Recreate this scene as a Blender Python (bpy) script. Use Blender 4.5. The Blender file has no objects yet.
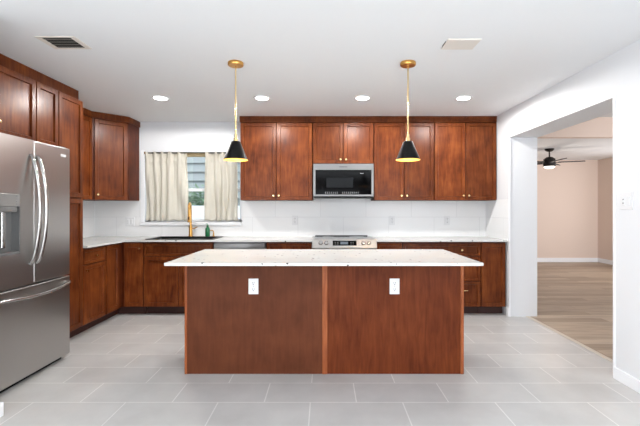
import bpy, bmesh, math, random
from mathutils import Vector, Matrix
random.seed(7)
S = bpy.context.scene
C = S.collection
PI = math.pi

# ------------------------------------------------------------------ camera
CZ = 1.268
cd = bpy.data.cameras.new('camera'); cam = bpy.data.objects.new('camera', cd); C.objects.link(cam)
cam.location = (0, 0, CZ); cam.rotation_euler = (PI/2, 0, 0)
cd.sensor_width = 36; cd.lens = 22.5
cd.shift_x = -4.5/640; cd.shift_y = -4/640
cd.clip_start = 0.02
S.camera = cam
# ------------------------------------------------------------------ view
S.view_settings.view_transform = 'Standard'; S.view_settings.look = 'None'
S.view_settings.gamma = 1; S.view_settings.use_curve_mapping = False
S.view_settings.exposure = 0.2
# ------------------------------------------------------------------ world
w = bpy.data.worlds.new('world'); S.world = w; w.use_nodes = True
bg = w.node_tree.nodes['Background']
bg.inputs[0].default_value = (0.80, 0.88, 1.0, 1); bg.inputs[1].default_value = 2.4
# ------------------------------------------------------------------ added fill lights out of view, and the sun
def area(name, loc, rot, sx, sy, power, col=(1, 1, 1), spread=PI):
    l = bpy.data.lights.new(name, 'AREA'); l.shape = 'RECTANGLE'; l.size = sx; l.size_y = sy
    l.energy = power; l.color = col; l.spread = spread
    o = bpy.data.objects.new(name, l); C.objects.link(o); o.location = loc; o.rotation_euler = rot
    return o
area('rear_fill', (0.2, -5.9, 1.2), (PI/2, 0, 0), 2.4, 1.6, 14, (0.94, 0.97, 1.0))  # weak added fill from behind the camera, at the rear opening
area('left_fill', (-1.97, -2.7, 1.25), (PI/2, 0, -PI/2), 2.8, 1.4, 175, (0.95, 0.98, 1.0))  # added fill in front of a solid wall, brightens the right side
area('right_fill', (2.16, -2.7, 1.25), (PI/2, 0, PI/2), 2.8, 1.4, 175, (0.95, 0.98, 1.0))  # added fill in front of a solid wall, brightens fridge and left cabinets
area('side_room_fill', (5.7, 0.98, 1.5), (PI/2, 0, 0), 1.5, 1.6, 28, (0.98, 0.98, 1.0), math.radians(70))  # added unseen fill, narrowed to reach the side room's far wall
area('far_room_fill', (6.50, 7.3, 1.4), (PI/2, 0, PI/2), 1.8, 1.5, 26, (0.98, 0.98, 1.0))  # added unseen fill at the solid right wall, brightens the far room
sl = bpy.data.lights.new('sun', 'SUN'); sl.energy = 1.2; sl.angle = 0.05
so = bpy.data.objects.new('sun', sl); C.objects.link(so); so.rotation_euler = (math.radians(35), 0, math.radians(20))

# ------------------------------------------------------------------ materials
def lin(r, g, b):
    f = lambda c: (c/255/12.92) if c/255 <= .04045 else ((c/255+.055)/1.055)**2.4
    return (f(r), f(g), f(b), 1)
MATS = {}
def mat(name, col, rough=.5, metal=0, spec=.5, emit=None, estr=0, coat=0, bump=None, trans=0):
    m = bpy.data.materials.new(name); m.use_nodes = True
    nt = m.node_tree; b = nt.nodes['Principled BSDF']
    b.inputs['Base Color'].default_value = col; b.inputs['Roughness'].default_value = rough
    b.inputs['Metallic'].default_value = metal; b.inputs['Specular IOR Level'].default_value = spec
    b.inputs['Coat Weight'].default_value = coat; b.inputs['Coat Roughness'].default_value = .24
    b.inputs['Transmission Weight'].default_value = trans
    if emit: b.inputs['Emission Color'].default_value = emit; b.inputs['Emission Strength'].default_value = estr
    if bump:
        n = nt.nodes.new('ShaderNodeTexNoise'); n.inputs['Scale'].default_value = bump[0]; n.inputs['Detail'].default_value = 4
        tc = nt.nodes.new('ShaderNodeTexCoord'); nt.links.new(tc.outputs['Object'], n.inputs['Vector'])
        bp = nt.nodes.new('ShaderNodeBump'); bp.inputs['Strength'].default_value = bump[1]; bp.inputs['Distance'].default_value = .004
        nt.links.new(n.outputs['Fac'], bp.inputs['Height']); nt.links.new(bp.outputs['Normal'], b.inputs['Normal'])
    MATS[name] = m
    return m

def nodes(m):
    nt = m.node_tree
    return nt, nt.nodes['Principled BSDF'], nt.nodes.new, nt.links.new

def wood(name, c1, c2, c3, rough=.3, stretch=(14, 14, 1.6), vary=.16, blotch=.5, coat=.25):
    m = mat(name, c1, rough, coat=coat, spec=.12)
    nt, b, N, L = nodes(m)
    tc = N('ShaderNodeTexCoord'); oi = N('ShaderNodeObjectInfo')
    ml = N('ShaderNodeMath'); ml.operation = 'MULTIPLY'; ml.inputs[1].default_value = 37; L(oi.outputs['Random'], ml.inputs[0])
    ad = N('ShaderNodeVectorMath'); ad.operation = 'ADD'; L(tc.outputs['Object'], ad.inputs[0]); L(ml.outputs[0], ad.inputs[1])
    mp = N('ShaderNodeMapping'); mp.inputs['Scale'].default_value = stretch; L(ad.outputs[0], mp.inputs['Vector'])
    n1 = N('ShaderNodeTexNoise'); n1.inputs['Scale'].default_value = 2.6; n1.inputs['Detail'].default_value = 6; n1.inputs['Distortion'].default_value = .6
    L(mp.outputs[0], n1.inputs['Vector'])
    n2 = N('ShaderNodeTexNoise'); n2.inputs['Scale'].default_value = 5; n2.inputs['Detail'].default_value = 3; L(ad.outputs[0], n2.inputs['Vector'])
    cr = N('ShaderNodeValToRGB'); cr.color_ramp.elements[0].position = .32; cr.color_ramp.elements[0].color = c2
    cr.color_ramp.elements[1].position = .7; cr.color_ramp.elements[1].color = c3
    e = cr.color_ramp.elements.new(.5); e.color = c1
    mx = N('ShaderNodeMix'); mx.data_type = 'FLOAT'; mx.inputs[0].default_value = blotch
    L(n1.outputs['Fac'], mx.inputs[2]); L(n2.outputs['Fac'], mx.inputs[3]); L(mx.outputs[0], cr.inputs[0])
    hs = N('ShaderNodeHueSaturation'); L(cr.outputs[0], hs.inputs['Color'])
    mr = N('ShaderNodeMapRange'); mr.inputs[3].default_value = 1-vary; mr.inputs[4].default_value = 1+vary
    L(oi.outputs['Random'], mr.inputs[0]); L(mr.outputs[0], hs.inputs['Value']); L(hs.outputs[0], b.inputs['Base Color'])
    return m

M_wall = mat('painted_wall', lin(228, 230, 233), .75, bump=(180, .12))
M_ceil = mat('painted_ceiling', lin(236, 238, 240), .85, bump=(120, .2))
M_white = mat('white_trim', lin(242, 243, 246), .4)
M_beige = mat('beige_wall', lin(224, 205, 192), .8)
M_taupe = mat('taupe_wall', lin(128, 120, 112), .8)
M_cherry = wood('cherry_wood', lin(108, 53, 23), lin(76, 32, 12), lin(136, 74, 35), .36, vary=.2, coat=.12)
M_cherryd = wood('cherry_face_frame', lin(84, 36, 16), lin(62, 23, 9), lin(106, 52, 25), .42, vary=.05, coat=.08)
M_islandL = wood('island_panel_wood', lin(93, 50, 31), lin(82, 42, 25), lin(104, 58, 36), .45, vary=.03, blotch=.6, coat=.0)
M_islandR = wood('island_panel_reddish_wood', lin(100, 46, 21), lin(82, 34, 14), lin(116, 58, 28), .45, vary=.03, blotch=.4, coat=.0)
M_batten = wood('batten_wood', lin(150, 82, 46), lin(124, 62, 32), lin(176, 104, 62), .4)
M_kick = mat('toe_kick', lin(58, 26, 18), .6)
M_steel = mat('stainless_steel', lin(188, 186, 184), .27, 1)
M_chrome = mat('polished_steel', lin(182, 180, 178), .2, 1)
M_dsteel = mat('dark_steel', lin(96, 96, 98), .35, 1)
M_gold = mat('brushed_gold', lin(214, 164, 92), .28, 1)
M_palegold = mat('pale_gold', lin(232, 204, 150), .22, 1)
M_lining = mat('gold_lining', lin(226, 176, 92), .4, .5)
M_black = mat('black_satin', lin(10, 10, 11), .4, spec=.25)
M_glass_b = mat('black_glass', lin(4, 4, 5), .08, spec=.1)
M_msteel = mat('satin_steel', lin(128, 127, 126), .3, 1)
M_sink = mat('black_composite', lin(14, 14, 15), .4)
M_plast = mat('white_plastic', lin(228, 229, 231), .3, spec=.3)
M_grey = mat('grey_marking', lin(150, 152, 155), .5)
M_slot = mat('outlet_slot', lin(60, 60, 64), .6)
M_vent = mat('vent_dark', lin(40, 38, 35), .7)
M_ventw = mat('vent_white', lin(226, 220, 212), .5)
M_green = mat('green_bottle', lin(30, 110, 66), .15, coat=.5)
M_fan = mat('oil_rubbed_bronze', lin(22, 15, 12), .5, 0, spec=.3)
M_tan = mat('tan_shade', lin(168, 148, 112), .7)
M_glow = mat('lamp_lens', lin(255, 250, 240), .5, emit=(1, .96, .9, 1), estr=25)
M_bulb = mat('warm_bulb', lin(255, 220, 160), .5, emit=(1, .62, .24, 1), estr=2.2)
M_fanl = mat('fan_lens', lin(255, 250, 235), .5, emit=(1, .93, .82, 1), estr=3)
M_disp = mat('display', lin(60, 66, 74), .3, emit=lin(150, 165, 180), estr=.25)
M_siding = mat('grey_siding', lin(150, 158, 156), .8)
M_fencew = mat('white_fence', lin(235, 240, 248), .7)
M_leaf = mat('leaf', lin(120, 146, 118), .6)
M_grass = mat('grass', lin(90, 110, 60), .9)
M_trans = mat('floor_transition', lin(206, 196, 184), .5)

# brushed look on the fridge steel
def brushed(m, sc=(2, 2, 160)):
    nt, b, N, L = nodes(m)
    tc = N('ShaderNodeTexCoord'); mp = N('ShaderNodeMapping'); mp.inputs['Scale'].default_value = sc
    n = N('ShaderNodeTexNoise'); n.inputs['Scale'].default_value = 3; n.inputs['Detail'].default_value = 3
    L(tc.outputs['Object'], mp.inputs[0]); L(mp.outputs[0], n.inputs['Vector'])
    mr = N('ShaderNodeMapRange'); mr.inputs[3].default_value = .27; mr.inputs[4].default_value = .33
    L(n.outputs['Fac'], mr.inputs[0]); L(mr.outputs[0], b.inputs['Roughness'])
brushed(M_steel)

# floor tile: 12x24 porcelain in a half bond
def tile_mat(name, ox, oy, bw, rh, mortar, c1, c2, grout, rough, plane='XY', cloud=.5, bmp=.25, cloud_s=1.7):
    m = mat(name, c1, rough)
    nt, b, N, L = nodes(m)
    tc = N('ShaderNodeTexCoord'); sp = N('ShaderNodeSeparateXYZ'); L(tc.outputs['Object'], sp.inputs[0])
    cb = N('ShaderNodeCombineXYZ')
    a_, b_ = {'XY': (0, 1), 'XZ': (0, 2), 'YZ': (1, 2)}[plane]
    for k, (src, off) in enumerate(((a_, ox), (b_, oy))):
        s = N('ShaderNodeMath'); s.operation = 'SUBTRACT'; s.inputs[1].default_value = off
        L(sp.outputs[src], s.inputs[0]); L(s.outputs[0], cb.inputs[k])
    br = N('ShaderNodeTexBrick'); L(cb.outputs[0], br.inputs['Vector'])
    br.inputs['Scale'].default_value = 1; br.inputs['Brick Width'].default_value = bw; br.inputs['Row Height'].default_value = rh
    br.inputs['Mortar Size'].default_value = mortar; br.inputs['Mortar Smooth'].default_value = .1; br.inputs['Bias'].default_value = 0
    br.offset = .5; br.offset_frequency = 2
    br.inputs['Color1'].default_value = c1; br.inputs['Color2'].default_value = c2; br.inputs['Mortar'].default_value = grout
    n = N('ShaderNodeTexNoise'); n.inputs['Scale'].default_value = cloud_s; n.inputs['Detail'].default_value = 7; n.inputs['Roughness'].default_value = .6
    L(cb.outputs[0], n.inputs['Vector'])
    mr = N('ShaderNodeMapRange'); mr.inputs[1].default_value = .3; mr.inputs[2].default_value = .7
    mr.inputs[3].default_value = 1-cloud*.2; mr.inputs[4].default_value = 1+cloud*.12
    L(n.outputs['Fac'], mr.inputs[0])
    mx = N('ShaderNodeHueSaturation'); L(br.outputs['Color'], mx.inputs['Color']); L(mr.outputs[0], mx.inputs['Value'])
    L(mx.outputs[0], b.inputs['Base Color'])
    bp = N('ShaderNodeBump'); bp.inputs['Strength'].default_value = bmp; bp.inputs['Distance'].default_value = .002; bp.invert = True
    L(br.outputs['Fac'], bp.inputs['Height']); L(bp.outputs[0], b.inputs['Normal'])
    return m
M_floor = tile_mat('grey_floor_tile', -.093, -.276, .605, .29, .004, lin(197, 196, 195), lin(206, 205, 203), lin(230, 229, 227), .32, cloud=.75)
M_splash = tile_mat('white_backsplash_tile', -.357, .855-3*.305, .61, .305, .0025, lin(236, 237, 238), lin(239, 240, 241), lin(220, 221, 223), .3, 'XZ', cloud=.12)
M_splashy = tile_mat('white_backsplash_tile_side', 4.85, .855-3*.305, .61, .305, .0025, lin(236, 237, 238), lin(239, 240, 241), lin(220, 221, 223), .3, 'YZ', cloud=.12)

def plank_mat():
    m = mat('wood_plank_floor', lin(176, 152, 126), .42)
    nt, b, N, L = nodes(m)
    tc = N('ShaderNodeTexCoord')
    br = N('ShaderNodeTexBrick'); L(tc.outputs['Object'], br.inputs['Vector'])
    br.inputs['Scale'].default_value = 1; br.inputs['Brick Width'].default_value = 1.22; br.inputs['Row Height'].default_value = .15
    br.inputs['Mortar Size'].default_value = .0015; br.offset = .37; br.inputs['Bias'].default_value = 0
    br.inputs['Color1'].default_value = lin(156, 135, 114); br.inputs['Color2'].default_value = lin(188, 169, 148); br.inputs['Mortar'].default_value = lin(118, 94, 72)
    mp = N('ShaderNodeMapping'); mp.inputs['Scale'].default_value = (1.2, 14, 1); L(tc.outputs['Object'], mp.inputs[0])
    n = N('ShaderNodeTexNoise'); n.inputs['Scale'].default_value = 1.8; n.inputs['Detail'].default_value = 8; n.inputs['Distortion'].default_value = .8
    L(mp.outputs[0], n.inputs['Vector'])
    mr = N('ShaderNodeMapRange'); mr.inputs[1].default_value = .3; mr.inputs[2].default_value = .7; mr.inputs[3].default_value = .76; mr.inputs[4].default_value = 1.16
    L(n.outputs['Fac'], mr.inputs[0])
    hs = N('ShaderNodeHueSaturation'); L(br.outputs['Color'], hs.inputs['Color']); L(mr.outputs[0], hs.inputs['Value']); L(hs.outputs[0], b.inputs['Base Color'])
    return m
M_plank = plank_mat()

def quartz():
    m = mat('white_quartz', lin(236, 236, 234), .22)
    nt, b, N, L = nodes(m)
    tc = N('ShaderNodeTexCoord')
    v = N('ShaderNodeTexVoronoi'); v.inputs['Scale'].default_value = 24; L(tc.outputs['Object'], v.inputs['Vector'])
    sp = N('ShaderNodeSeparateColor'); L(v.outputs['Color'], sp.inputs[0])
    sz = N('ShaderNodeMapRange'); sz.inputs[1].default_value = .6; sz.inputs[2].default_value = 1; sz.inputs[3].default_value = 0; sz.inputs[4].default_value = .26
    L(sp.outputs[0], sz.inputs[0])
    lt = N('ShaderNodeMath'); lt.operation = 'LESS_THAN'; L(v.outputs['Distance'], lt.inputs[0]); L(sz.outputs[0], lt.inputs[1])
    n = N('ShaderNodeTexNoise'); n.inputs['Scale'].default_value = 2.2; n.inputs['Detail'].default_value = 6; L(tc.outputs['Object'], n.inputs['Vector'])
    cr = N('ShaderNodeValToRGB'); cr.color_ramp.elements[0].color = lin(204, 205, 203); cr.color_ramp.elements[1].color = lin(222, 221, 217)
    L(n.outputs['Fac'], cr.inputs[0])
    v2 = N('ShaderNodeMix'); v2.data_type = 'RGBA'; L(lt.outputs[0], v2.inputs[0]); L(cr.outputs[0], v2.inputs[6]); v2.inputs[7].default_value = lin(70, 66, 62)
    L(v2.outputs[2], b.inputs['Base Color'])
    return m
M_quartz = quartz()

def cloth():
    m = bpy.data.materials.new('cream_cloth'); m.use_nodes = True
    nt = m.node_tree; nt.nodes.clear(); N = nt.nodes.new; L = nt.links.new
    o = N('ShaderNodeOutputMaterial'); d = N('ShaderNodeBsdfDiffuse'); t = N('ShaderNodeBsdfTranslucent'); tr = N('ShaderNodeBsdfTransparent')
    d.inputs[0].default_value = lin(234, 229, 218); t.inputs[0].default_value = lin(236, 231, 218)
    a = N('ShaderNodeMixShader'); a.inputs[0].default_value = .35; L(d.outputs[0], a.inputs[1]); L(t.outputs[0], a.inputs[2])
    b = N('ShaderNodeMixShader'); b.inputs[0].default_value = .1; L(a.outputs[0], b.inputs[1]); L(tr.outputs[0], b.inputs[2]); L(b.outputs[0], o.inputs[0])
    return m
M_cloth = cloth()
def glass():
    m = bpy.data.materials.new('window_glass'); m.use_nodes = True
    nt = m.node_tree; nt.nodes.clear(); N = nt.nodes.new; L = nt.links.new
    o = N('ShaderNodeOutputMaterial'); t = N('ShaderNodeBsdfTransparent'); g = N('ShaderNodeBsdfGlossy'); g.inputs['Roughness'].default_value = .02
    a = N('ShaderNodeMixShader'); a.inputs[0].default_value = .06; L(t.outputs[0], a.inputs[1]); L(g.outputs[0], a.inputs[2]); L(a.outputs[0], o.inputs[0])
    return m
M_glass = glass()

# ------------------------------------------------------------------ mesh helpers
def box(bm, x0, x1, y0, y1, z0, z1, bev=0, seg=1):
    r = bmesh.ops.create_cube(bm, size=1)
    vs = r['verts']
    for v in vs:
        v.co = Vector((x0+(v.co.x+.5)*(x1-x0), y0+(v.co.y+.5)*(y1-y0), z0+(v.co.z+.5)*(z1-z0)))
    if bev:
        es = list({e for v in vs for e in v.link_edges})
        bmesh.ops.bevel(bm, geom=es, offset=bev, segments=seg, affect='EDGES', profile=.5)
    return bm
def B(*boxes, bev=0, seg=1):
    bm = bmesh.new()
    for b in boxes: box(bm, *b, bev=bev, seg=seg)
    return bm
def lathe(bm, prof, segs=24, center=(0, 0, 0), axis='Z'):
    """prof: list of (r, h) swept about the axis"""
    rings = []
    for r, h in prof:
        ring = []
        for i in range(segs):
            a = 2*PI*i/segs
            if axis == 'Z': p = (r*math.cos(a), r*math.sin(a), h)
            elif axis == 'Y': p = (r*math.cos(a), h, r*math.sin(a))
            else: p = (h, r*math.cos(a), r*math.sin(a))
            ring.append(bm.verts.new(Vector(p)+Vector(center)))
        rings.append(ring)
    for a, b in zip(rings, rings[1:]):
        for i in range(segs):
            j = (i+1) % segs
            bm.faces.new((a[i], a[j], b[j], b[i]))
    for ring in (rings[0], rings[-1]):
        if (ring[0].co-ring[1].co).length > 1e-6: bm.faces.new(ring)
    bmesh.ops.remove_doubles(bm, verts=bm.verts, dist=1e-6)
    bmesh.ops.recalc_face_normals(bm, faces=bm.faces)
    return bm
def tube(bm, pts, rad, segs=12, flat=1.0, up=Vector((0, 0, 1))):
    pts = [Vector(p) for p in pts]; rings = []
    n = len(pts)
    for i, p in enumerate(pts):
        t = (pts[min(i+1, n-1)]-pts[max(i-1, 0)]).normalized()
        u = up if abs(t.dot(up)) < .97 else Vector((1, 0, 0))
        s = t.cross(u).normalized(); q = s.cross(t).normalized()
        r = rad[i] if isinstance(rad, (list, tuple)) else rad
        rings.append([bm.verts.new(p + s*(math.cos(2*PI*k/segs)*r*flat) + q*(math.sin(2*PI*k/segs)*r)) for k in range(segs)])
    for a, b in zip(rings, rings[1:]):
        for k in range(segs):
            j = (k+1) % segs
            bm.faces.new((a[k], a[j], b[j], b[k]))
    bm.faces.new(rings[0]); bm.faces.new(rings[-1])
    bmesh.ops.recalc_face_normals(bm, faces=bm.faces)
    return bm
def obj(name, bm, m, parent=None, loc=(0, 0, 0), rz=0, smooth=False, label=None):
    me = bpy.data.meshes.new(name); bm.to_mesh(me); bm.free()
    if isinstance(m, (list, tuple)):
        for k in m: me.materials.append(k)
    else: me.materials.append(m)
    if smooth:
        for p in me.polygons: p.use_smooth = True
        try: me.set_sharp_from_angle(angle=math.radians(40))
        except Exception: pass
    o = bpy.data.objects.new(name, me); C.objects.link(o)
    o.location = loc; o.rotation_euler = (0, 0, rz)
    if parent: o.parent = parent
    if label: o['label'] = label
    return o
def struct(name, bm, m):
    o = obj(name, bm, m); o['kind'] = 'structure'; return o
def tag(o, label, cat, group=None):
    o['label'] = label; o['category'] = cat
    if group: o['group'] = group
    return o
def thing(name, label, cat, loc=(0, 0, 0), rz=0, group=None):
    o = bpy.data.objects.new(name, None); C.objects.link(o); o.empty_display_size = .1
    o.location = loc; o.rotation_euler = (0, 0, rz)
    return tag(o, label, cat, group)
def copy_tree(o, parent=None):
    c = o.copy(); C.objects.link(c)
    if parent: c.parent = parent
    for ch in [k for k in bpy.data.objects if k.parent == o]: copy_tree(ch, c)
    return c

# ------------------------------------------------------------------ measures
XL, XR, YB, H = -3.106, 2.177, 5.39, 2.44
CT, CB = .900, .879            # worktop top and underside
# ------------------------------------------------------------------ setting
struct('floor', B((XL-.2, 2.385, -6.1, YB+.15, -.1, 0)), M_floor)
struct('floor_side_room', B((2.385, 6.7, .85, 9.8, -.1, -.001)), M_plank)
struct('trim_1', B((2.375, 2.415, 3.02, 4.72, -.002, .006), bev=.002), M_trans)
# ceiling panel with a dropped edge for the side room
struct('ceiling', B((XL-.2, 2.51, -6.1, YB+.15, H, H+.12)), M_ceil)
struct('ceiling_side_room', B((2.51, 6.7, .85, 6.5, 2.76, 2.88)), M_ceil)
struct('ceiling_far_room', B((2.51, 6.7, 6.52, 9.8, H, H+.12)), M_ceil)
struct('beam_side_room', B((2.51, 6.7, 6.5, 6.62, H-.004, 2.88)), M_beige)
# back wall with the window opening
WX0, WX1, WZ0, WZ1 = -2.42, -1.115, 1.093, 2.036
struct('wall_back', B((XL-.2, WX0, YB, YB+.15, 0, H), (WX1, XR, YB, YB+.15, 0, H), (WX0, WX1, YB, YB+.15, 0, WZ0), (WX0, WX1, YB, YB+.15, WZ1, H)), M_wall)
struct('wall_left', B((XL-.15, XL, 2.44, YB, 0, H)), M_wall)
struct('wall_left_front', B((XL-.15, -1.985, -5.95, 2.44, 0, H)), M_wall)
struct('wall_right', B((XR, 2.51, -5.95, 3.012, 0, H), (XR, 2.51, 4.72, 9.7, 0, H), (XR, 2.51, 3.012, 4.72, 2.11, H), (XR, 2.51, -5.95, YB, H, 2.88), (XR, 2.51, YB, 9.7, H, 2.88)), M_wall)
struct('wall_side_room_back', B((2.51, 6.7, 9.57, 9.7, 0, H)), M_beige)
struct('wall_side_room_right', B((6.54, 6.7, .85, 9.57, 0, H), (6.54, 6.7, .85, 6.5, H, 2.76)), M_beige)
struct('wall_side_room_front', B((2.51, 3.7, .75, .9, 0, 2.76), (6.5, 6.7, .75, .9, 0, 2.76), (3.7, 6.5, .75, .9, 0, .6), (3.7, 6.5, .75, .9, 2.4, 2.76)), M_beige)
# unseen wall behind the camera, darkened for reflections, opening added for the fill
struct('wall_rear', B((XL-.15, -1.0, -6.1, -5.95, 0, H), (1.4, 2.51, -6.1, -5.95, 0, H), (-1.0, 1.4, -6.1, -5.95, 0, .4), (-1.0, 1.4, -6.1, -5.95, 2.0, H)), M_taupe)
# corner trims of the opening and baseboards
struct('trim_2', B((XR-.006, XR+.012, 4.70, 4.722, 0, 2.13), (XR-.006, XR+.012, 3.002, 4.72, 2.108, 2.13), (XR-.006, XR+.012, 2.992, 3.014, 0, 2.13), bev=.002), M_white)
struct('baseboard_right', B((XR-.014, XR+.002, -5.95, 3.0, 0, .085), (XR-.014, XR+.002, 4.712, 4.77, 0, .1), bev=.003), M_white)
struct('baseboard_left', B((-1.987, -1.968, -5.95, 2.44, 0, .085), (-2.6, -1.968, 2.438, 2.456, 0, .085), bev=.003), M_white)
struct('baseboard_side_room', B((2.51, 6.54, 9.555, 9.572, 0, .1), (6.525, 6.542, .9, 9.57, 0, .1), bev=.003), M_white)
# tiled backsplash
struct('backsplash_back', B((XL, WX0-.05, YB-.009, YB+.001, CT-.01, 1.40), (WX1+.005, XR, YB-.009, YB+.001, CT-.01, 1.42), (WX0-.05, WX1+.005, YB-.009, YB+.001, CT-.01, 1.045)), M_splash)
struct('backsplash_left', B((XL-.001, XL+.009, 3.98, YB-.009, CT-.01, 1.40)), M_splashy)
struct('backsplash_right', B((XR-.009, XR+.001, 4.725, YB-.009, CT-.01, 1.385)), M_splashy)

# ------------------------------------------------------------------ window
win = struct('window_1', B((WX0, WX0+.045, YB+.09, YB+.14, WZ0, WZ1), (WX1-.045, WX1, YB+.09, YB+.14, WZ0, WZ1),
    (WX0, WX1, YB+.09, YB+.14, WZ1-.045, WZ1), (WX0, WX1, YB+.09, YB+.14, WZ0, WZ0+.04), (WX0, WX1, YB+.095, YB+.135, 1.51, 1.55), bev=.003), M_white)
obj('window_sill', B((WX0-.055, WX1+.005, YB-.032, YB+.09, WZ0-.045, WZ0), bev=.004), M_white, win)
obj('window_casing', B((WX0-.05, WX0-.002, YB-.012, YB+.002, WZ0, WZ1+.02), bev=.002), M_white, win)
obj('glass_pane', B((WX0+.045, WX1-.045, YB+.112, YB+.117, 1.55, WZ1-.045)), M_glass, win)
obj('glass_pane', B((WX0+.045, WX1-.045, YB+.112, YB+.117, WZ0+.04, 1.51)), M_glass, win)
# latch stick at the right of the window
t = tag(obj('rolled_shade', lathe(bmesh.new(), [(.001, WX0+.01), (.026, WX0+.01), (.026, WX1-.01), (.001, WX1-.01)], 20, (0, YB+.06, 2.003), 'X'), M_tan, smooth=True),
        'tan rolled-up window shade behind the cream curtains at the window top', 'shade')
r_ = thing('curtain_rod', 'thin dark curtain rod across the top of the kitchen window', 'curtain rod', (0, YB-.012, 2.022))
obj('rod', tube(bmesh.new(), [(WX0-.0, 0, 0), (WX1+.0, 0, 0)], .007, 10), M_black, r_, smooth=True)
for xx in (WX0+.004, WX1-.004):
    obj('bracket', B((xx-.008, xx+.008, -.008, .03, -.014, .014), bev=.002), M_palegold, r_)
def curtain(name, x0, x1, lean, folds, seed, label):
    rnd = random.Random(seed)
    nx, nz = 120, 40; bm = bmesh.new(); grid = []
    ph = [rnd.uniform(0, 6.28) for _ in range(5)]
    for j in range(nz+1):
        v = j/nz; z = 2.034-(2.034-1.112)*v
        row = []
        head = v < .05
        pinch = math.exp(-((v-.14)/.035)**2)
        for i in range(nx+1):
            u = i/nx
            uu = u + .012*math.sin(5*u*PI+ph[0])*v
            x = x0+(x1-x0)*uu + lean*v*(u-.5)
            w1 = 2*PI*(folds*u+.35*math.sin(2.3*u*PI+ph[3])*(.4+.6*v)+.25*math.sin(7.1*u+2.2*v+ph[2])*v+.18*math.sin(3*v+ph[0]))
            f = math.sin(w1+ph[1])*(1-.6*pinch)
            f2 = math.sin(2*PI*folds*2.1*u+ph[2]+v*1.9)
            hd = math.sin(2*PI*folds*2.3*u+ph[4]) if v < .12 else 0
            amp = .016+.013*v+.008*math.exp(-(v/.09)**2)
            y = YB-.004+amp*f+.005*f2*(1-.5*v)+.007*hd*(1-v/.12 if v < .12 else 0)-.012*pinch*(1-abs(f))
            x += .012*math.cos(w1+ph[1])*v
            if head: z2 = z+.005*math.sin(2*PI*folds*2.1*u+ph[0])
            else: z2 = z+ (.006*math.sin(2*PI*folds*u) if v > .97 else 0)
            row.append(bm.verts.new((x, y, z2)))
        grid.append(row)
    for a, b in zip(grid, grid[1:]):
        for i in range(nx): bm.faces.new((a[i], a[i+1], b[i+1], b[i]))
    o = obj(name, bm, M_cloth, smooth=True)
    so_ = o.modifiers.new('thickness', 'SOLIDIFY'); so_.thickness = .0015
    return tag(o, label, 'curtain', 'cream cafe curtains at the kitchen window')
curtain('cafe_curtain', -2.405, -1.845, .02, 5, 3, 'cream gathered cafe curtain covering the left half of the window')
curtain('cafe_curtain', -1.60, -1.175, .03, 4, 11, 'cream gathered cafe curtain on the right half of the window, beside upper cabinet')

# outside the window
struct('ground', B((-12, 6, YB+.16, 22, -.4, -.3)), M_grass)
bm = bmesh.new()
for k in range(14): 
    z = 1.5+k*.2
    vs = [bm.verts.new(p) for p in ((-8, 9.0, z), (1, 9.0, z), (1, 8.97, z+.004), (-8, 8.97, z+.004), (-8, 9.02, z+.2), (1, 9.02, z+.2))]
    bm.faces.new((vs[2], vs[3], vs[4], vs[5])); bm.faces.new((vs[0], vs[1], vs[2], vs[3]))
box(bm, -8, 1, 9.03, 13, -.3, 4.4)
hs_ = thing('neighbouring_house', 'grey clapboard house wall seen through the gap between curtains', 'house', (0, 0, 0))
obj('siding_wall', bm, M_siding, hs_)
fe = thing('garden_fence', 'white garden fence seen low through the window gap', 'fence', (0, 0, 0))
obj('fence_panel', B((-6, -.5, 7.4, 7.44, .3, .98), (-6, -.5, 7.4, 7.44, 1.06, 1.33)), M_fencew, fe)
obj('fence_post', B((-2.9, -2.8, 7.42, 7.5, -.3, 1.38)), M_fencew, fe)
obj('fence_post', B((-1.3, -1.2, 7.42, 7.5, -.3, 1.38)), M_fencew, fe)
bm = bmesh.new()
rl = random.Random(5)
for k in range(1500):
    a, b_, r = rl.uniform(0, 6.28), rl.uniform(-1, 1), rl.uniform(.3, 1)
    c = Vector((-2.55+.62*r*math.cos(a)*math.sqrt(1-b_*b_), 8.1+.4*r*math.sin(a)*math.sqrt(1-b_*b_), 1.35+.42*r*b_))
    s = rl.uniform(.02, .05); q = Matrix.Rotation(rl.uniform(0, 6.28), 3, 'Z') @ Matrix.Rotation(rl.uniform(0, 3), 3, 'X')
    vs = [bm.verts.new(c+q@Vector(p)*s) for p in ((-1, 0, 0), (0, -.5, .1), (1, 0, 0), (0, .5, .1))]
    bm.faces.new(vs)
sh = thing('garden_shrub', 'leafy green shrub behind the white fence outside the window', 'shrub', (0, 0, 0))
obj('foliage', bm, M_leaf, sh)
obj('stem', tube(bmesh.new(), [(-2.55, 8.1, -.32), (-2.56, 8.1, .5), (-2.53, 8.08, 1.3)], [.03, .025, .012], 8), M_kick, sh)

# ------------------------------------------------------------------ cabinet parts
def door_bm(wd, ht, rail=.058, t=.02):
    bm = bmesh.new(); box(bm, 0, wd, -t, 0, 0, ht, bev=.0025)
    bm.faces.ensure_lookup_table()
    f = min(bm.faces, key=lambda f: (round(f.calc_center_median().y, 4), -f.calc_area()))
    bmesh.ops.inset_region(bm, faces=[f], thickness=rail)
    bmesh.ops.inset_region(bm, faces=[f], thickness=.007, depth=-.014)
    return bm
def knob_bm():
    return lathe(bmesh.new(), [(.001, 0), (.006, 0), (.005, -.012), (.006, -.014), (.0125, -.019), (.014, -.024), (.012, -.029), (.001, -.030)], 16, axis='Y')
def pull_bm(l=.15):
    bm = bmesh.new()
    tube(bm, [(-l/2, -.028, 0), (l/2, -.028, 0)], .0055, 10)
    for s in (-1, 1): tube(bm, [(s*l*.36, .0, 0), (s*l*.36, -.028, 0)], .0045, 8)
    return bm
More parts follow.
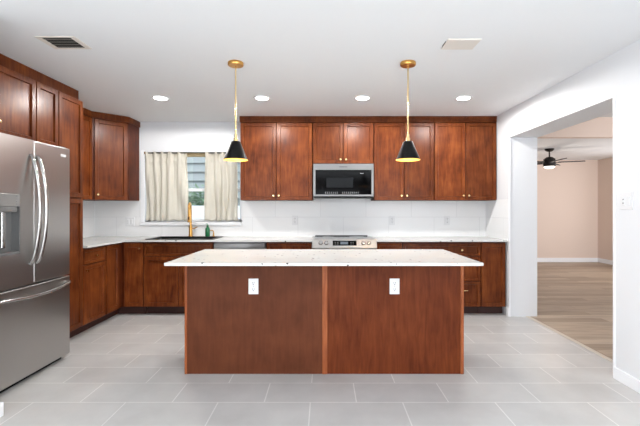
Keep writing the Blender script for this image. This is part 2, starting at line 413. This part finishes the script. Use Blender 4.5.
def add_door(root, x, z, wd, ht, knob=None, rail=.058, name='door', m=None, kl=None):
    d = obj(name, door_bm(wd, ht, rail), m or M_cherry, root, (x, 0, z))
    if knob:
        obj('knob', knob_bm(), M_palegold, d, (knob[0], -.019, knob[1]), smooth=True, label='small gold knob')
    return d
def carcass(root, wd, dp, z0, z1, name='body', m=None):
    return obj(name, B((0, wd, 0, dp, z0, z1), bev=.0015), m or M_cherryd, root)

G_UP = 'upper cabinets'; G_BASE = 'base cabinets'
UB, UT = 1.378, 2.335
# upper cabinets on the back wall: face at y=5.06 (doors to 5.04)
def upper(x0, x1, zb, label, first_left=True):
    wd = x1-x0; r = thing('upper_cabinet', label, 'cabinet', (x0, YB-.33, 0), 0, G_UP)
    carcass(r, wd-.001, .329, zb, UT+.02)
    dw = (wd-.018)/2; ht = 2.357-zb-.004
    add_door(r, .005, zb+.003, dw, ht, (dw-.03, .055 if ht > .6 else .05))
    add_door(r, .013+dw, zb+.003, dw, ht, (.03, .055 if ht > .6 else .05))
    return r
upper(-1.064, -.150, UB, 'tall two-door cherry upper cabinet between window and microwave')
upper(-.148, .621, 1.838, 'short two-door cherry upper cabinet directly above the microwave')
upper(.623, 1.384, UB, 'two-door cherry upper cabinet immediately right of the microwave')
upper(1.386, 2.172, UB, 'two-door cherry upper cabinet at far right against white wall')
obj_ = obj('crown_molding', B((-1.07, 1.372, YB-.345, YB-.001, 2.362, H-.001), (1.374, 2.174, YB-.345, YB-.001, 2.362, H-.001), (-1.07, 2.174, YB-.352, YB-.34, 2.40, H-.001), bev=.003), M_cherry)
tag(obj_, 'cherry crown board running along ceiling above the back wall uppers', 'molding')

# left-wall uppers: local x -> world +y, doors face +x
R90 = PI/2
r = thing('upper_cabinet', 'cherry upper cabinet tucked between tall pantry and corner cabinet', 'cabinet', (XL+.316, 3.985, 0), R90, G_UP)
carcass(r, .798, .314, UB, 2.363)
add_door(r, .003, UB+.003, .39, .97, (.36, .055)); add_door(r, .397, UB+.003, .39, .97, (.03, .055))
# diagonal corner
a0 = Vector((XL+.316, 4.785)); a1 = Vector((-2.49, 5.085)); dl = (a1-a0).length
ang = math.atan2(a1.y-a0.y, a1.x-a0.x)
r = thing('corner_upper_cabinet', 'diagonal one-door cherry corner upper cabinet left of the window', 'cabinet', (a0.x, a0.y, 0), ang, G_UP)
bm = bmesh.new()
inv = Matrix.Rotation(-ang, 2)
foot = [inv@(Vector(p)-a0) for p in ((a0.x, a0.y), (a1.x, a1.y), (-2.49, YB-.012), (XL+.012, YB-.012), (XL+.012, 4.785))]
lo = [bm.verts.new((p.x, p.y, UB)) for p in foot]; hi = [bm.verts.new((p.x, p.y, 2.363)) for p in foot]
bm.faces.new(lo[::-1]); bm.faces.new(hi)
for i in range(5):
    j = (i+1) % 5; bm.faces.new((lo[i], lo[j], hi[j], hi[i]))
obj('body', bm, M_cherryd, r)
add_door(r, .03, UB+.003, dl-.05, .967, (.032, .06))
# crown of the corner and left wall, following the ceiling
bm = bmesh.new()
foot = [Vector(p) for p in ((XL+.325, 3.985), (XL+.325, 4.78), (-2.482, 5.08), (-2.482, YB-.001), (XL+.001, YB-.001), (XL+.001, 3.985))]
lo = [bm.verts.new((p.x, p.y, 2.365)) for p in foot]; hi = [bm.verts.new((p.x, p.y, H-.001)) for p in foot]
bm.faces.new(lo); bm.faces.new(hi)
for i in range(6):
    j = (i+1) % 6; bm.faces.new((lo[i], lo[j], hi[j], hi[i]))
bmesh.ops.recalc_face_normals(bm, faces=bm.faces)
tag(obj('crown_molding', bm, M_cherry), 'cherry crown board wrapping above the diagonal corner cabinet', 'molding')

# tall left run over and beside the fridge; faces at x=-2.42 (doors to -2.40)
FX = -2.42
r = thing('upper_cabinet', 'two-door cherry cabinet above the steel refrigerator', 'cabinet', (FX, 2.465, 0), R90, G_UP)
carcass(r, .868, XL*-1+FX-.001, 1.81, UT)
add_door(r, .006, 1.815, .43, .52, (.40, .05)); add_door(r, .44, 1.815, .424, .52, (.025, .095))
def pantry(y0, y1, label):
    r = thing('pantry_cabinet', label, 'cabinet', (FX, y0, 0), R90, None)
    wd = y1-y0
    carcass(r, wd-.001, XL*-1+FX-.001, .1, UT)
    add_door(r, .003, UB, wd-.007, UT-UB-.001, None)
    add_door(r, .003, .106, wd-.007, UB-.106-.012)
    obj('toe_kick', B((0, wd-.001, .075, .1, 0, .1)), M_kick, r)
    obj('side_panel', B((-.186, -.001, .0, XL*-1+FX-.001, 0, 1.808), bev=.002), M_cherryd, r)
r = thing('upper_cabinet', 'narrow cherry cabinet above far edge of the refrigerator', 'cabinet', (FX, 3.335, 0), R90, G_UP)
carcass(r, .278, XL*-1+FX-.001, 1.81, UT)
add_door(r, .003, 1.815, .272, .52)
pantry(3.616, 3.98, 'tall cherry pantry cabinet at end of worktop, beyond refrigerator')
tag(obj('crown_molding', B((XL+.001, -2.437, 2.465, 3.965, UT+.001, H-.001), bev=.002), M_cherry), 'wide cherry crown board over the refrigerator and pantry cabinets', 'molding')

# ------------------------------------------------------------------ base cabinets
BY = 4.78   # face frame, doors to 4.76
BX = -2.42  # left run face, doors to -2.40
DZ0, DZ1 = .106, .700; WZ, WT = .709, .853
def toe(root, wd, dp=.08): obj('toe_kick', B((0, wd, dp, dp+.02, 0, .105)), M_kick, root)
# left run drawer cabinet
r = thing('base_cabinet', 'cherry base cabinet with one drawer beside the tall pantry', 'cabinet', (BX, 3.983, 0), R90, G_BASE)
carcass(r, .408, .68, .1, CB-.001)
add_door(r, .006, WZ, .398, .150, (.2, .072), .035, 'drawer')
add_door(r, .006, DZ0, .398, DZ1-DZ0, (.035, .54)); toe(r, .408)
# corner
r = thing('corner_base_cabinet', 'cherry inside-corner base cabinet with two narrow doors meeting at right angle', 'cabinet', (BX, 4.393, 0), R90, G_BASE)
obj('body', B((0, YB-4.393-.012, .0, .68, .1, CB-.001), (BY-4.393, YB-4.393-.012, -.262, -.001, .1, CB-.001), bev=.001), M_cherryd, r)
add_door(r, .02, DZ0, .27, WT+.006-DZ0, None)
d = obj('door', door_bm(.222, WT+.006-DZ0), M_cherry, r, (BY-4.393, -.036, DZ0), -PI/2)
obj('knob', knob_bm(), M_palegold, d, (.19, -.019, .69), smooth=True, label='small gold knob')
obj('toe_kick', B((0, .46, .08, .10, 0, .105), (.45, .47, -.262, .09, 0, .105)), M_kick, r)
# sink base
def base(x0, x1, label, kind, name='base_cabinet'):
    wd = x1-x0; r = thing(name, label, 'cabinet', (x0, BY, 0), 0, G_BASE)
    if kind == 'sink':   # open box so the sink bowl has its own space
        obj('body', B((0, .018, 0, .595, .1, CB-.001), (wd-.019, wd-.001, 0, .595, .1, CB-.001), (.018, wd-.019, 0, .595, .1, .118), (.018, wd-.019, 0, .015, .118, CB-.001), (.018, wd-.019, .58, .595, .118, CB-.001)), M_cherryd, r)
    else: carcass(r, wd-.001, .595, .1, CB-.001)
    toe(r, wd-.001); return r, wd
r, wd = base(-2.155, -1.325, 'cherry sink base cabinet with false drawer front under the black sink', 'sink')
obj('false_drawer_front', door_bm(wd-.01, .148, .035), M_cherry, r, (.005, 0, WZ))
dw = (wd-.014)/2
add_door(r, .005, DZ0, dw, DZ1-DZ0, (dw-.03, .54)); add_door(r, .009+dw, DZ0, dw, DZ1-DZ0, (.03, .54))
r, wd = base(-.694, -.150, 'cherry base cabinet between the dishwasher and the range', 'x')
add_door(r, .005, WZ, wd-.01, .148, (wd/2, .07), .035, 'drawer'); add_door(r, .005, DZ0, wd-.01, DZ1-DZ0, (.03, .54))
r, wd = base(.618, .928, 'narrow cherry base cabinet right of the range', 'x')
add_door(r, .005, WZ, wd-.01, .148, (wd/2, .07), .035, 'drawer'); add_door(r, .005, DZ0, wd-.01, DZ1-DZ0, (.03, .54))
r, wd = base(.930, 1.862, 'wide cherry three-drawer base cabinet right of the range', 'x', 'drawer_cabinet')
for zz, hh in ((.709, .144), (.409, .292), (.106, .295)):
    d = obj('drawer', door_bm(wd-.01, hh, .04 if hh > .2 else .035), M_cherry, r, (.005, 0, zz))
    for xx in (.235, .695):
        if hh < .2: obj('knob', knob_bm(), M_palegold, d, (xx, -.019, hh/2), smooth=True, label='small gold knob')
        else: obj('pull', pull_bm(.14), M_palegold, d, (xx, -.019, hh-.10), smooth=True, label='short gold bar pull')
r, wd = base(1.864, 2.160, 'one-door cherry base cabinet at the right end by the doorway', 'x')
add_door(r, .005, DZ0, wd-.01, WT+.006-DZ0, None)

# ------------------------------------------------------------------ worktops
SX0, SX1, SY0, SY1 = -2.155, -1.335, 4.80, 5.285
tag(obj('worktop', B((XL+.010, -2.36, 3.984, YB-.010, CB, CT), (-2.36, -.146, SY1-.02, YB-.010, CB, CT), (-2.36, -.146, 4.722, SY0+.02, CB, CT),
    (-2.36, SX0+.02, SY0+.02, SY1-.02, CB, CT), (SX1-.02, -.146, SY0+.02, SY1-.02, CB, CT)), M_quartz),
    'white quartz worktop turning the corner around the black sink', 'worktop')
tag(obj('worktop', B((.617, XR-.010, 4.722, YB-.010, CB, CT), bev=.002), M_quartz), 'white quartz worktop right of the range', 'worktop')

# sink
r = thing('kitchen_sink', 'black drop-in sink set in white worktop below the window', 'sink', ((SX0+SX1)/2, (SY0+SY1)/2, CT))
hw, hd = (SX1-SX0)/2, (SY1-SY0)/2
obj('rim', B((-hw, hw, -hd, -hd+.035, -.0, .009), (-hw, hw, hd-.07, hd, 0, .009), (-hw, -hw+.035, -hd+.035, hd-.07, 0, .009), (hw-.035, hw, -hd+.035, hd-.07, 0, .009), bev=.003), M_sink, r)
bw_, bd0, bd1 = hw-.03, -hd+.03, hd-.065
obj('bowl', B((-bw_, -bw_+.008, bd0, bd1, -.2, .002), (bw_-.008, bw_, bd0, bd1, -.2, .002), (-bw_, bw_, bd0, bd0+.008, -.2, .002), (-bw_, bw_, bd1-.008, bd1, -.2, .002), (-bw_, bw_, bd0, bd1, -.208, -.2)), M_sink, r)
obj('drain', lathe(bmesh.new(), [(.001, -.199), (.045, -.199), (.045, -.195), (.03, -.194), (.001, -.197)], 20), M_dsteel, r, smooth=True)
# faucet
r = thing('faucet', 'tall brushed gold gooseneck faucet at the back of sink', 'faucet', (-1.757, 5.25, CT+.009), math.radians(11))
obj('base', lathe(bmesh.new(), [(.001, 0), (.03, 0), (.03, .006), (.024, .012), (.022, .13), (.017, .14), (.001, .14)], 24), M_gold, r, smooth=True)
pts = [(0, 0, .13), (0, 0, .30), (0, 0, .355)]
for k in range(1, 13):
    a = PI*k/12; pts.append((.0, -.075+.075*math.cos(a), .355+.075*math.sin(a)))
pts.append((0, -.15, .30))
obj('neck', tube(bmesh.new(), pts, .0155, 14, up=Vector((1, 0, 0))), M_gold, r, smooth=True)
obj('spray_head', lathe(bmesh.new(), [(.001, .19), (.018, .19), (.02, .2), (.0165, .30), (.012, .305), (.001, .305)], 20, (0, -.15, 0)), M_gold, r, smooth=True)
obj('lever', tube(bmesh.new(), [(.018, 0, .10), (.05, 0, .105), (.085, -.01, .125)], [.008, .0075, .005], 10), M_gold, r, smooth=True)
obj('spray_button', B((-.007, .007, -.172, -.166, .22, .26), bev=.002), M_black, r)
# soap bottle and small gold dispenser
r = thing('soap_bottle', 'small green soap bottle with pump beside the gold faucet', 'bottle', (-1.535, 5.25, CT+.009))
obj('bottle', lathe(bmesh.new(), [(.001, 0), (.028, 0), (.031, .006), (.031, .09), (.026, .11), (.012, .122), (.012, .13), (.001, .13)], 24), M_green, r, smooth=True)
bm = lathe(bmesh.new(), [(.001, .128), (.014, .128), (.014, .145), (.005, .147), (.005, .163), (.001, .163)], 16)
tube(bm, [(.0, .0, .163), (-.012, -.03, .163)], .005, 8)
obj('pump', bm, M_green, r, smooth=True)
r = thing('soap_dispenser', 'short curved gold soap dispenser right of the green bottle', 'soap dispenser', (-1.455, 5.25, CT+.009))
obj('base', lathe(bmesh.new(), [(.001, 0), (.018, 0), (.018, .004), (.01, .008), (.009, .05), (.001, .05)], 16), M_gold, r, smooth=True)
obj('spout', tube(bmesh.new(), [(0, 0, .045), (-.004, 0, .07), (-.02, -.02, .082), (-.035, -.04, .078)], .0065, 10), M_gold, r, smooth=True)

# ------------------------------------------------------------------ dishwasher
r = thing('dishwasher', 'stainless steel dishwasher between sink base and base cabinet', 'dishwasher', (-1.322, 4.77, 0))
obj('body', B((.002, .620, .02, .59, .1, CB-.002)), M_dsteel, r)
obj('door', B((.008, .616, -.025, .018, .11, .80), bev=.004), M_msteel, r)
obj('control_panel', B((.008, .616, -.028, .018, .803, .862), bev=.004), M_msteel, r)
obj('handle', tube(bmesh.new(), [(.06, -.02, .76), (.08, -.055, .76), (.54, -.055, .76), (.56, -.02, .76)], .009, 10), M_chrome, r, smooth=True)
obj('toe_kick', B((.002, .62, .07, .09, 0, .1)), M_black, r)

# ------------------------------------------------------------------ range
r = thing('range', 'stainless slide-in electric range below the microwave', 'range', (-.144, 4.70, 0))
RW = .758
obj('body', B((.002, RW-.002, .035, .675, .03, .893), bev=.003), M_dsteel, r)
obj('cooktop', B((.002, RW-.002, .045, .665, .893, .906), bev=.003), M_glass_b, r)
for xx, yy, rr in ((.19, .2, .105), (.56, .2, .085), (.19, .5, .075), (.56, .5, .1)):
    obj('burner', lathe(bmesh.new(), [(rr-.004, .9062), (rr, .9062), (rr, .9066), (rr-.004, .9066), (rr-.004, .9062)], 32, (xx, yy, 0)), M_grey, r)
bm = bmesh.new()
prof = [(-.012, .80), (-.03, .815), (.006, .912), (.05, .918), (.05, .80)]
A_ = [bm.verts.new((0, y, z)) for y, z in prof]; B_ = [bm.verts.new((RW, y, z)) for y, z in prof]
bm.faces.new(A_); bm.faces.new(B_[::-1])
for i in range(5):
    j = (i+1) % 5; bm.faces.new((A_[i], B_[i], B_[j], A_[j]))
bmesh.ops.recalc_face_normals(bm, faces=bm.faces)
cp = obj('control_panel', bm, M_steel, r)
nrm = Vector((0, -.097, .036)).normalized(); tilt = math.atan2(nrm.z, -nrm.y)
def on_panel(name, bm, m, x, s, **k):   # s in 0..1 up the slanted face
    o = obj(name, bm, m, cp, (x, -.03+.036*s, .815+.097*s), **k); o.rotation_euler = (-tilt, 0, 0); return o
for xx in (.10, .165, .60, .665):
    on_panel('knob', lathe(bmesh.new(), [(.001, .002), (.026, .002), (.026, -.004), (.021, -.008), (.018, -.026), (.001, -.027)], 20, axis='Y'), M_chrome, xx, .55, smooth=True)
dsp = on_panel('display', B((-.14, .14, -.002, .004, -.03, .03), bev=.001), M_glass_b, .38, .55)
obj('clock_readout', B((-.05, .04, -.003, -.001, -.017, .017)), M_disp, dsp)
for sx in (-.11, -.08, .075, .10):
    for sz in (-.014, .006):
        obj('touch_mark', B((sx-.006, sx+.006, -.003, -.001, sz, sz+.005)), M_grey, dsp)
obj('rear_trim', B((.02, RW-.04, .640, .672, .905, .918), bev=.003), M_dsteel, r)
od = obj('oven_door', B((.006, RW-.006, -.01, .033, .22, .79), bev=.005), M_steel, r)
obj('window_glass', B((.12, RW-.12, -.013, -.008, .36, .64)), M_glass_b, od)
obj('handle', tube(bmesh.new(), [(.05, -.008, .73), (.06, -.055, .73), (RW-.06, -.055, .73), (RW-.05, -.008, .73)], .011, 10), M_chrome, od, smooth=True)
obj('storage_drawer', B((.006, RW-.006, -.008, .033, .035, .213), bev=.005), M_steel, r)

# ------------------------------------------------------------------ microwave
r = thing('microwave', 'black and stainless over-the-range microwave under short upper cabinet', 'microwave', (-.142, 4.985, 1.405))
MW, MH = .756, .428
obj('body', B((.002, MW-.002, .03, .393, .006, MH), bev=.002), M_dsteel, r)
fr = obj('door', B((0, MW, 0, .028, MH-.078, MH), (0, MW, 0, .028, .022, .044), (0, .03, 0, .028, .044, MH-.078), (MW-.03, MW, 0, .028, .044, MH-.078), bev=.002), M_msteel, r)
gl = obj('glass_panel', B((.028, MW-.028, .004, .026, .042, MH-.076)), M_glass_b, r)
obj('viewing_window', B((.165, .50, .0025, .006, .13, .255), bev=.001), mat('mesh_window', lin(14, 16, 19), .3, spec=.15), gl)
for k in range(16):
    xx = .15+k*.024+(.045 if k > 6 else 0)
    if xx < .56: 
        obj('button', B((xx, xx+.013, .002, .005, .058, .064), (xx+.002, xx+.011, .002, .005, .070, .076)), M_grey, gl)
obj('badge', B((.325, .425, -.002, .002, MH-.045, MH-.035), bev=.001), M_dsteel, fr, label='dark maker mark strip')
obj('display_mark', B((.585, .63, .002, .005, .305, .311)), M_grey, gl)
obj('vent_grille', B((.01, MW-.01, .01, .30, -.0, .02), bev=.004), M_black, r)

# ------------------------------------------------------------------ refrigerator (front face at x=-2.17)
FY0, FY1, FG = 2.565, 3.41, 2.987
r = thing('refrigerator', 'stainless french-door refrigerator with ice and water dispenser', 'refrigerator', (-2.17, FY0, 0), R90)
FW = FY1-FY0; g = FG-FY0
obj('body', B((.004, FW-.004, .07, .80, .02, 1.765), bev=.004), M_dsteel, r)
obj('kick_grille', B((.02, FW-.02, .06, .09, .0, .05)), M_black, r)
def dbox(bm, x0, x1, z0, z1): box(bm, x0, x1, 0, .065, z0, z1, bev=.008, seg=3)
# left (near) door, with a hole for the dispenser
dx0, dx1, dz0, dz1 = .05, .285, .95, 1.375
bm = B((0, dx0, 0, .065, .715, 1.78), (dx1, g-.002, 0, .065, .715, 1.78), (dx0, dx1, 0, .065, .715, dz0), (dx0, dx1, 0, .065, dz1, 1.78), (dx0, dx1, .06, .065, dz0, dz1))
bmesh.ops.remove_doubles(bm, verts=bm.verts, dist=1e-5)
d1 = obj('door', bm, M_steel, r)
dp = obj('dispenser', B((dx0, dx1, .055, .062, dz0, dz1), (dx0, dx0+.008, -.002, .06, dz0, dz1), (dx1-.008, dx1, -.002, .06, dz0, dz1), (dx0, dx1, -.002, .06, dz0, dz0+.02)), mat('dispenser_grey', lin(120, 120, 120), .4, .3), d1)
obj('control_panel', B((dx0+.004, dx1-.004, -.006, .05, dz1-.09, dz1), bev=.004), mat('panel_grey', lin(160, 160, 158), .3, .5), dp)
obj('nozzle_housing', B((dx0+.02, dx1-.02, .0, .055, dz1-.13, dz1-.085), bev=.01, seg=2), mat('housing_grey', lin(128, 128, 127), .4, .3), dp)
obj('paddle', B((dx0+.10, dx0+.135, .02, .04, dz0+.05, dz1-.12), bev=.004), M_chrome, dp)
for k in range(4): obj('touch_mark', B((dx1-.04, dx1-.02, -.0075, -.005, dz1-.075+k*.018, dz1-.07+k*.018)), M_grey, dp)
bm = bmesh.new(); dbox(bm, g+.002, FW, .715, 1.78)
d2 = obj('door', bm, M_steel, r)
bd = B((FW-.12, FW-.055, -.002, .001, 1.70, 1.722), bev=.001)
obj('badge', bd, M_plast, d2, label='small pale maker badge')
def vhandle(x, par):
    pts = []
    for k in range(21):
        v = k/20; z = .875+.78*v
        pts.append((x, -.012-.062*math.sin(PI*v)**.75, z))
    pts = [(x, .004, .862)]+pts+[(x, .004, 1.668)]
    obj('handle', tube(bmesh.new(), pts, .011, 12, 1.45, up=Vector((0, 1, 0))), M_chrome, par, smooth=True, label='curved bright steel handle')
vhandle(g-.035, d1); vhandle(g+.035, d2)
bm = bmesh.new(); dbox(bm, 0, FW, .045, .703)
d3 = obj('freezer_drawer', bm, M_steel, r)
pts = [(.02, .004, .63)]
for k in range(21):
    v = k/20; pts.append((.025+(FW-.05)*v, -.012-.05*math.sin(PI*v)**.6, .655-.02*math.sin(PI*v)))
pts.append((FW-.02, .004, .655))
obj('handle', tube(bmesh.new(), pts, .013, 12, 1.2), M_chrome, d3, smooth=True, label='wide bowed steel handle')
obj('hinge_cover', B((.02, .10, .02, .12, 1.765, 1.79), (FW-.10, FW-.02, .02, .12, 1.765, 1.79), bev=.004), M_dsteel, r)

# ------------------------------------------------------------------ island
r = thing('kitchen_island', 'large cherry kitchen island with two flat panels and white overhanging top', 'kitchen island', (0, 3.075, 0))
IX0, IX1 = -1.0745, 1.070
obj('body', B((IX0+.004, IX1-.004, .006, .56, .0, CB-.001)), M_cherryd, r)
obj('left_panel', B((IX0+.018, -.018, 0, .012, 0, CB-.002)), M_islandL, r)
obj('right_panel', B((.022, IX1-.026, 0, .012, 0, CB-.002)), M_islandR, r)
for x0, x1 in ((IX0, IX0+.018), (-.018, .022), (IX1-.026, IX1)):
    obj('batten', B((x0, x1, -.007, .012, 0, CB-.002), bev=.003), M_batten, r)
obj('side_panel', B((IX0-.0, IX0+.01, .012, .56, 0, CB-.002)), M_islandL, r)
obj('side_panel', B((IX1-.01, IX1, .012, .56, 0, CB-.002)), M_islandR, r)
obj('countertop', B((-1.095, 1.086, -.348, .585, CB, CT), bev=.003), M_quartz, r)
for k in range(4):
    wd4 = (IX1-IX0-.02)/4
    d = obj('door', door_bm(wd4-.006, .74), M_cherry, r, (IX1-.013-k*wd4, .562, .106), PI)
    obj('knob', knob_bm(), M_palegold, d, (.03 if k % 2 else wd4-.036, -.019, .68), smooth=True)

# outlets
def outlet(x, y, z, rz, label, group=None, scale=1.0):
    r = thing('wall_outlet', label, 'outlet', (x, y, z), rz, group)
    obj('cover_plate', B((-.038, .038, -.006, .001, -.06, .06), bev=.0025), M_plast, r)
    for s in (-1, 1):
        rc = obj('receptacle', B((-.017, .017, -.0085, -.005, s*.024-.017, s*.024+.017), bev=.003), M_plast, r)
        obj('slot', B((-.008, -.005, -.0095, -.008, s*.024, s*.024+.009), (.005, .008, -.0095, -.008, s*.024, s*.024+.009), (-.003, .003, -.0095, -.008, s*.024-.011, s*.024-.005)), M_slot, rc)
    obj('screw', lathe(bmesh.new(), [(.001, -.0075), (.003, -.0075), (.003, -.005), (.001, -.005)], 10, axis='Y'), M_grey, r)
    return r
outlet((253.5-324.5)/130.1, 3.075, CZ-(286.3-209)/130.1, 0, 'white outlet on the left panel of the island', 'island outlets')
outlet((394.5-324.5)/130.1, 3.075, CZ-(286.3-209)/130.1, 0, 'white outlet on the right panel of the island', 'island outlets')
SG = 'backsplash outlets'
for px, lb in ((295, 'white outlet on backsplash left of the range'), (392, 'white outlet on backsplash just right of the range'), (447, 'white outlet on backsplash at far right under the cabinets')):
    outlet((px-324.5)/74.2, YB-.009, 1.115, 0, lb, SG)
r = thing('light_switch', 'white double switch plate on backsplash left of the window', 'light switch', ((130.5-324.5)/74.2, YB-.009, 1.10))
obj('cover_plate', B((-.06, .06, -.006, .001, -.06, .06), bev=.0025), M_plast, r)
for s in (-1, 1): obj('rocker', B((s*.024-.016, s*.024+.016, -.0095, -.005, -.033, .033), bev=.002), M_plast, r)
r = thing('light_switch', 'white switch and outlet plate on the wall right of the opening', 'light switch', (XR, 2.88, 1.325), -R90)
obj('cover_plate', B((-.06, .06, -.006, .001, -.062, .062), bev=.0025), M_plast, r)
rc = obj('receptacle', B((-.041, -.007, -.0095, -.005, -.034, .034), bev=.002), M_plast, r)
obj('slot', B((-.03, -.026, -.0105, -.009, .008, .016), (-.02, -.016, -.0105, -.009, .008, .016), (-.03, -.026, -.0105, -.009, -.018, -.01), (-.02, -.016, -.0105, -.009, -.018, -.01)), M_slot, rc)
obj('rocker', B((.008, .04, -.0115, -.005, -.033, .033), bev=.002), M_plast, r)

# ------------------------------------------------------------------ ceiling fittings
def downlight(px, label, y=4.22):
    x = (px-324.5)*y/400
    r = thing('recessed_light', label, 'ceiling light', (x, y, H), 0, 'recessed ceiling lights')
    obj('trim_ring', lathe(bmesh.new(), [(.066, .001), (.092, .001), (.092, -.004), (.084, -.008), (.068, -.006), (.066, .001)], 32), M_white, r, smooth=True)
    obj('lens', lathe(bmesh.new(), [(.001, -.004), (.067, -.004), (.067, -.001), (.001, -.001)], 32), M_glow, r)
    l = bpy.data.lights.new('downlight', 'SPOT'); l.energy = 48; l.color = (1, .98, .95); l.spot_size = math.radians(178); l.spot_blend = .12; l.shadow_soft_size = .07
    o = bpy.data.objects.new('downlight_lamp', l); C.objects.link(o); o.location = (0, 0, -.02); o.parent = r
for px, lb in ((160.5, 'recessed ceiling light nearest the diagonal corner cabinet, leftmost of the row'), (262, 'recessed ceiling light just right of the left pendant'), (362.5, 'recessed ceiling light just left of the right pendant'), (463.5, 'recessed ceiling light at the right end of the row')):
    downlight(px, lb)
for x in (-1.1, 1.3):   # added spots without fittings behind the camera, extra fill
    l = bpy.data.lights.new('downlight', 'SPOT'); l.energy = 10; l.color = (1, .98, .95); l.spot_size = math.radians(178); l.spot_blend = .12; l.shadow_soft_size = .07
    o = bpy.data.objects.new('downlight_lamp', l); C.objects.link(o); o.location = (x, -.7, H-.02)

def pendant(px, label):
    y = 3.2
    r = thing('pendant_light', label, 'pendant light', ((px-324.5)/125, y, H), 0, 'pendant lights over the island')
    obj('canopy', lathe(bmesh.new(), [(.001, 0), (.06, 0), (.062, -.004), (.062, -.022), (.058, -.027), (.001, -.028)], 32), M_gold, r, smooth=True)
    obj('rod', lathe(bmesh.new(), [(.001, -.02), (.006, -.02), (.006, -.57), (.011, -.575), (.011, -.60), (.016, -.605), (.018, -.636), (.001, -.636)], 16), M_palegold, r, smooth=True)
    obj('shade', lathe(bmesh.new(), [(.001, -.632), (.034, -.632), (.037, -.636), (.096, -.778), (.0945, -.779), (.0355, -.640), (.001, -.640)], 40), M_black, r, smooth=True, label='black metal cone shade')
    li = bmesh.new()
    lathe(li, [(.033, -.643), (.0925, -.778), (.0945, -.7815), (.0975, -.780), (.0968, -.776)], 40)
    bmesh.ops.delete(li, geom=[f for f in li.faces if len(f.verts) > 4], context='FACES')
    obj('shade_lining', li, M_lining, r, smooth=True, label='gold inner lining of the shade')
    obj('bulb', lathe(bmesh.new(), [(.001, -.65), (.013, -.65), (.014, -.67), (.02, -.69), (.021, -.70), (.015, -.712), (.001, -.716)], 20), M_bulb, r, smooth=True)
    l = bpy.data.lights.new('pendant_lamp', 'POINT'); l.energy = 4.5; l.color = (1, .82, .6); l.shadow_soft_size = .03
    o = bpy.data.objects.new('pendant_lamp', l); C.objects.link(o); o.location = (0, 0, -.745); o.parent = r
pendant(235.7, 'black cone pendant on gold rod over left half of island')
pendant(408.0, 'black cone pendant on gold rod over right half of island')

# vents
r = thing('ceiling_vent', 'white ceiling air vent with dark slats above the refrigerator', 'vent', (-1.832, 2.815, H))
def skew(bm, k=0): return bm
obj('frame', B((-.135, .135, -.105, -.088, -.006, .001), (-.135, .135, .088, .105, -.006, .001), (-.135, -.10, -.088, .088, -.006, .001), (.10, .135, -.088, .088, -.006, .001), bev=.001), M_ventw, r)
obj('duct', B((-.10, .10, -.088, .088, -.0015, .0005)), M_vent, r)
for k in range(4):
    yy = -.066+k*.044
    bm = B((-.099, .099, -.010, .010, -.0008, .0008)); bmesh.ops.rotate(bm, verts=bm.verts, matrix=Matrix.Rotation(math.radians(20), 3, 'X')); 
    obj('slat', bm, mat('slat_%d' % k, lin(165, 160, 152), .6) if k == 0 else MATS['slat_0'], r, (0, yy, -.006))
r = thing('ceiling_cover', 'plain white rectangular cover plate on the ceiling between pendant and doorway', 'cover plate', (.963, 2.83, H))
obj('plate', B((-.115, .115, -.085, .085, -.012, .001), bev=.004), M_ventw, r)
obj('edge_gap', B((-.1165, -.115, -.04, .05, -.006, .001)), M_vent, r)

# ceiling fan in the far room
r = thing('ceiling_fan', 'dark bronze ceiling fan with lit lamp in the beige far room', 'ceiling fan', (4.385, 7.8, H))
obj('canopy', lathe(bmesh.new(), [(.001, 0), (.085, 0), (.08, -.025), (.045, -.05), (.015, -.056), (.001, -.056)], 24), M_fan, r, smooth=True)
obj('rod', lathe(bmesh.new(), [(.001, -.05), (.012, -.05), (.012, -.15), (.04, -.17), (.001, -.17)], 12), M_fan, r, smooth=True)
obj('motor', lathe(bmesh.new(), [(.001, -.16), (.05, -.16), (.09, -.19), (.105, -.2), (.105, -.255), (.11, -.26), (.11, -.33), (.1, -.345), (.001, -.345)], 28), M_fan, r, smooth=True)
obj('lamp_lens', lathe(bmesh.new(), [(.001, -.385), (.06, -.378), (.092, -.36), (.096, -.344), (.001, -.344)], 24), M_fanl, r, smooth=True)
for k in range(5):
    a = math.radians(-25+72*k)
    bm = B((.15, .59, -.062, .062, -.006, .006), bev=.003); bmesh.ops.rotate(bm, verts=bm.verts, matrix=Matrix.Rotation(math.radians(10), 3, 'X'))
    b = obj('blade', bm, M_fan, r, (0, 0, -.265), a)
    obj('blade_arm', B((.09, .20, -.02, .02, -.012, -.003), bev=.002), M_fan, b)
l = bpy.data.lights.new('fan_lamp', 'POINT'); l.energy = 6; l.color = (1, .9, .78); l.shadow_soft_size = .09
o = bpy.data.objects.new('fan_lamp', l); C.objects.link(o); o.location = (0, 0, -.5); o.parent = r
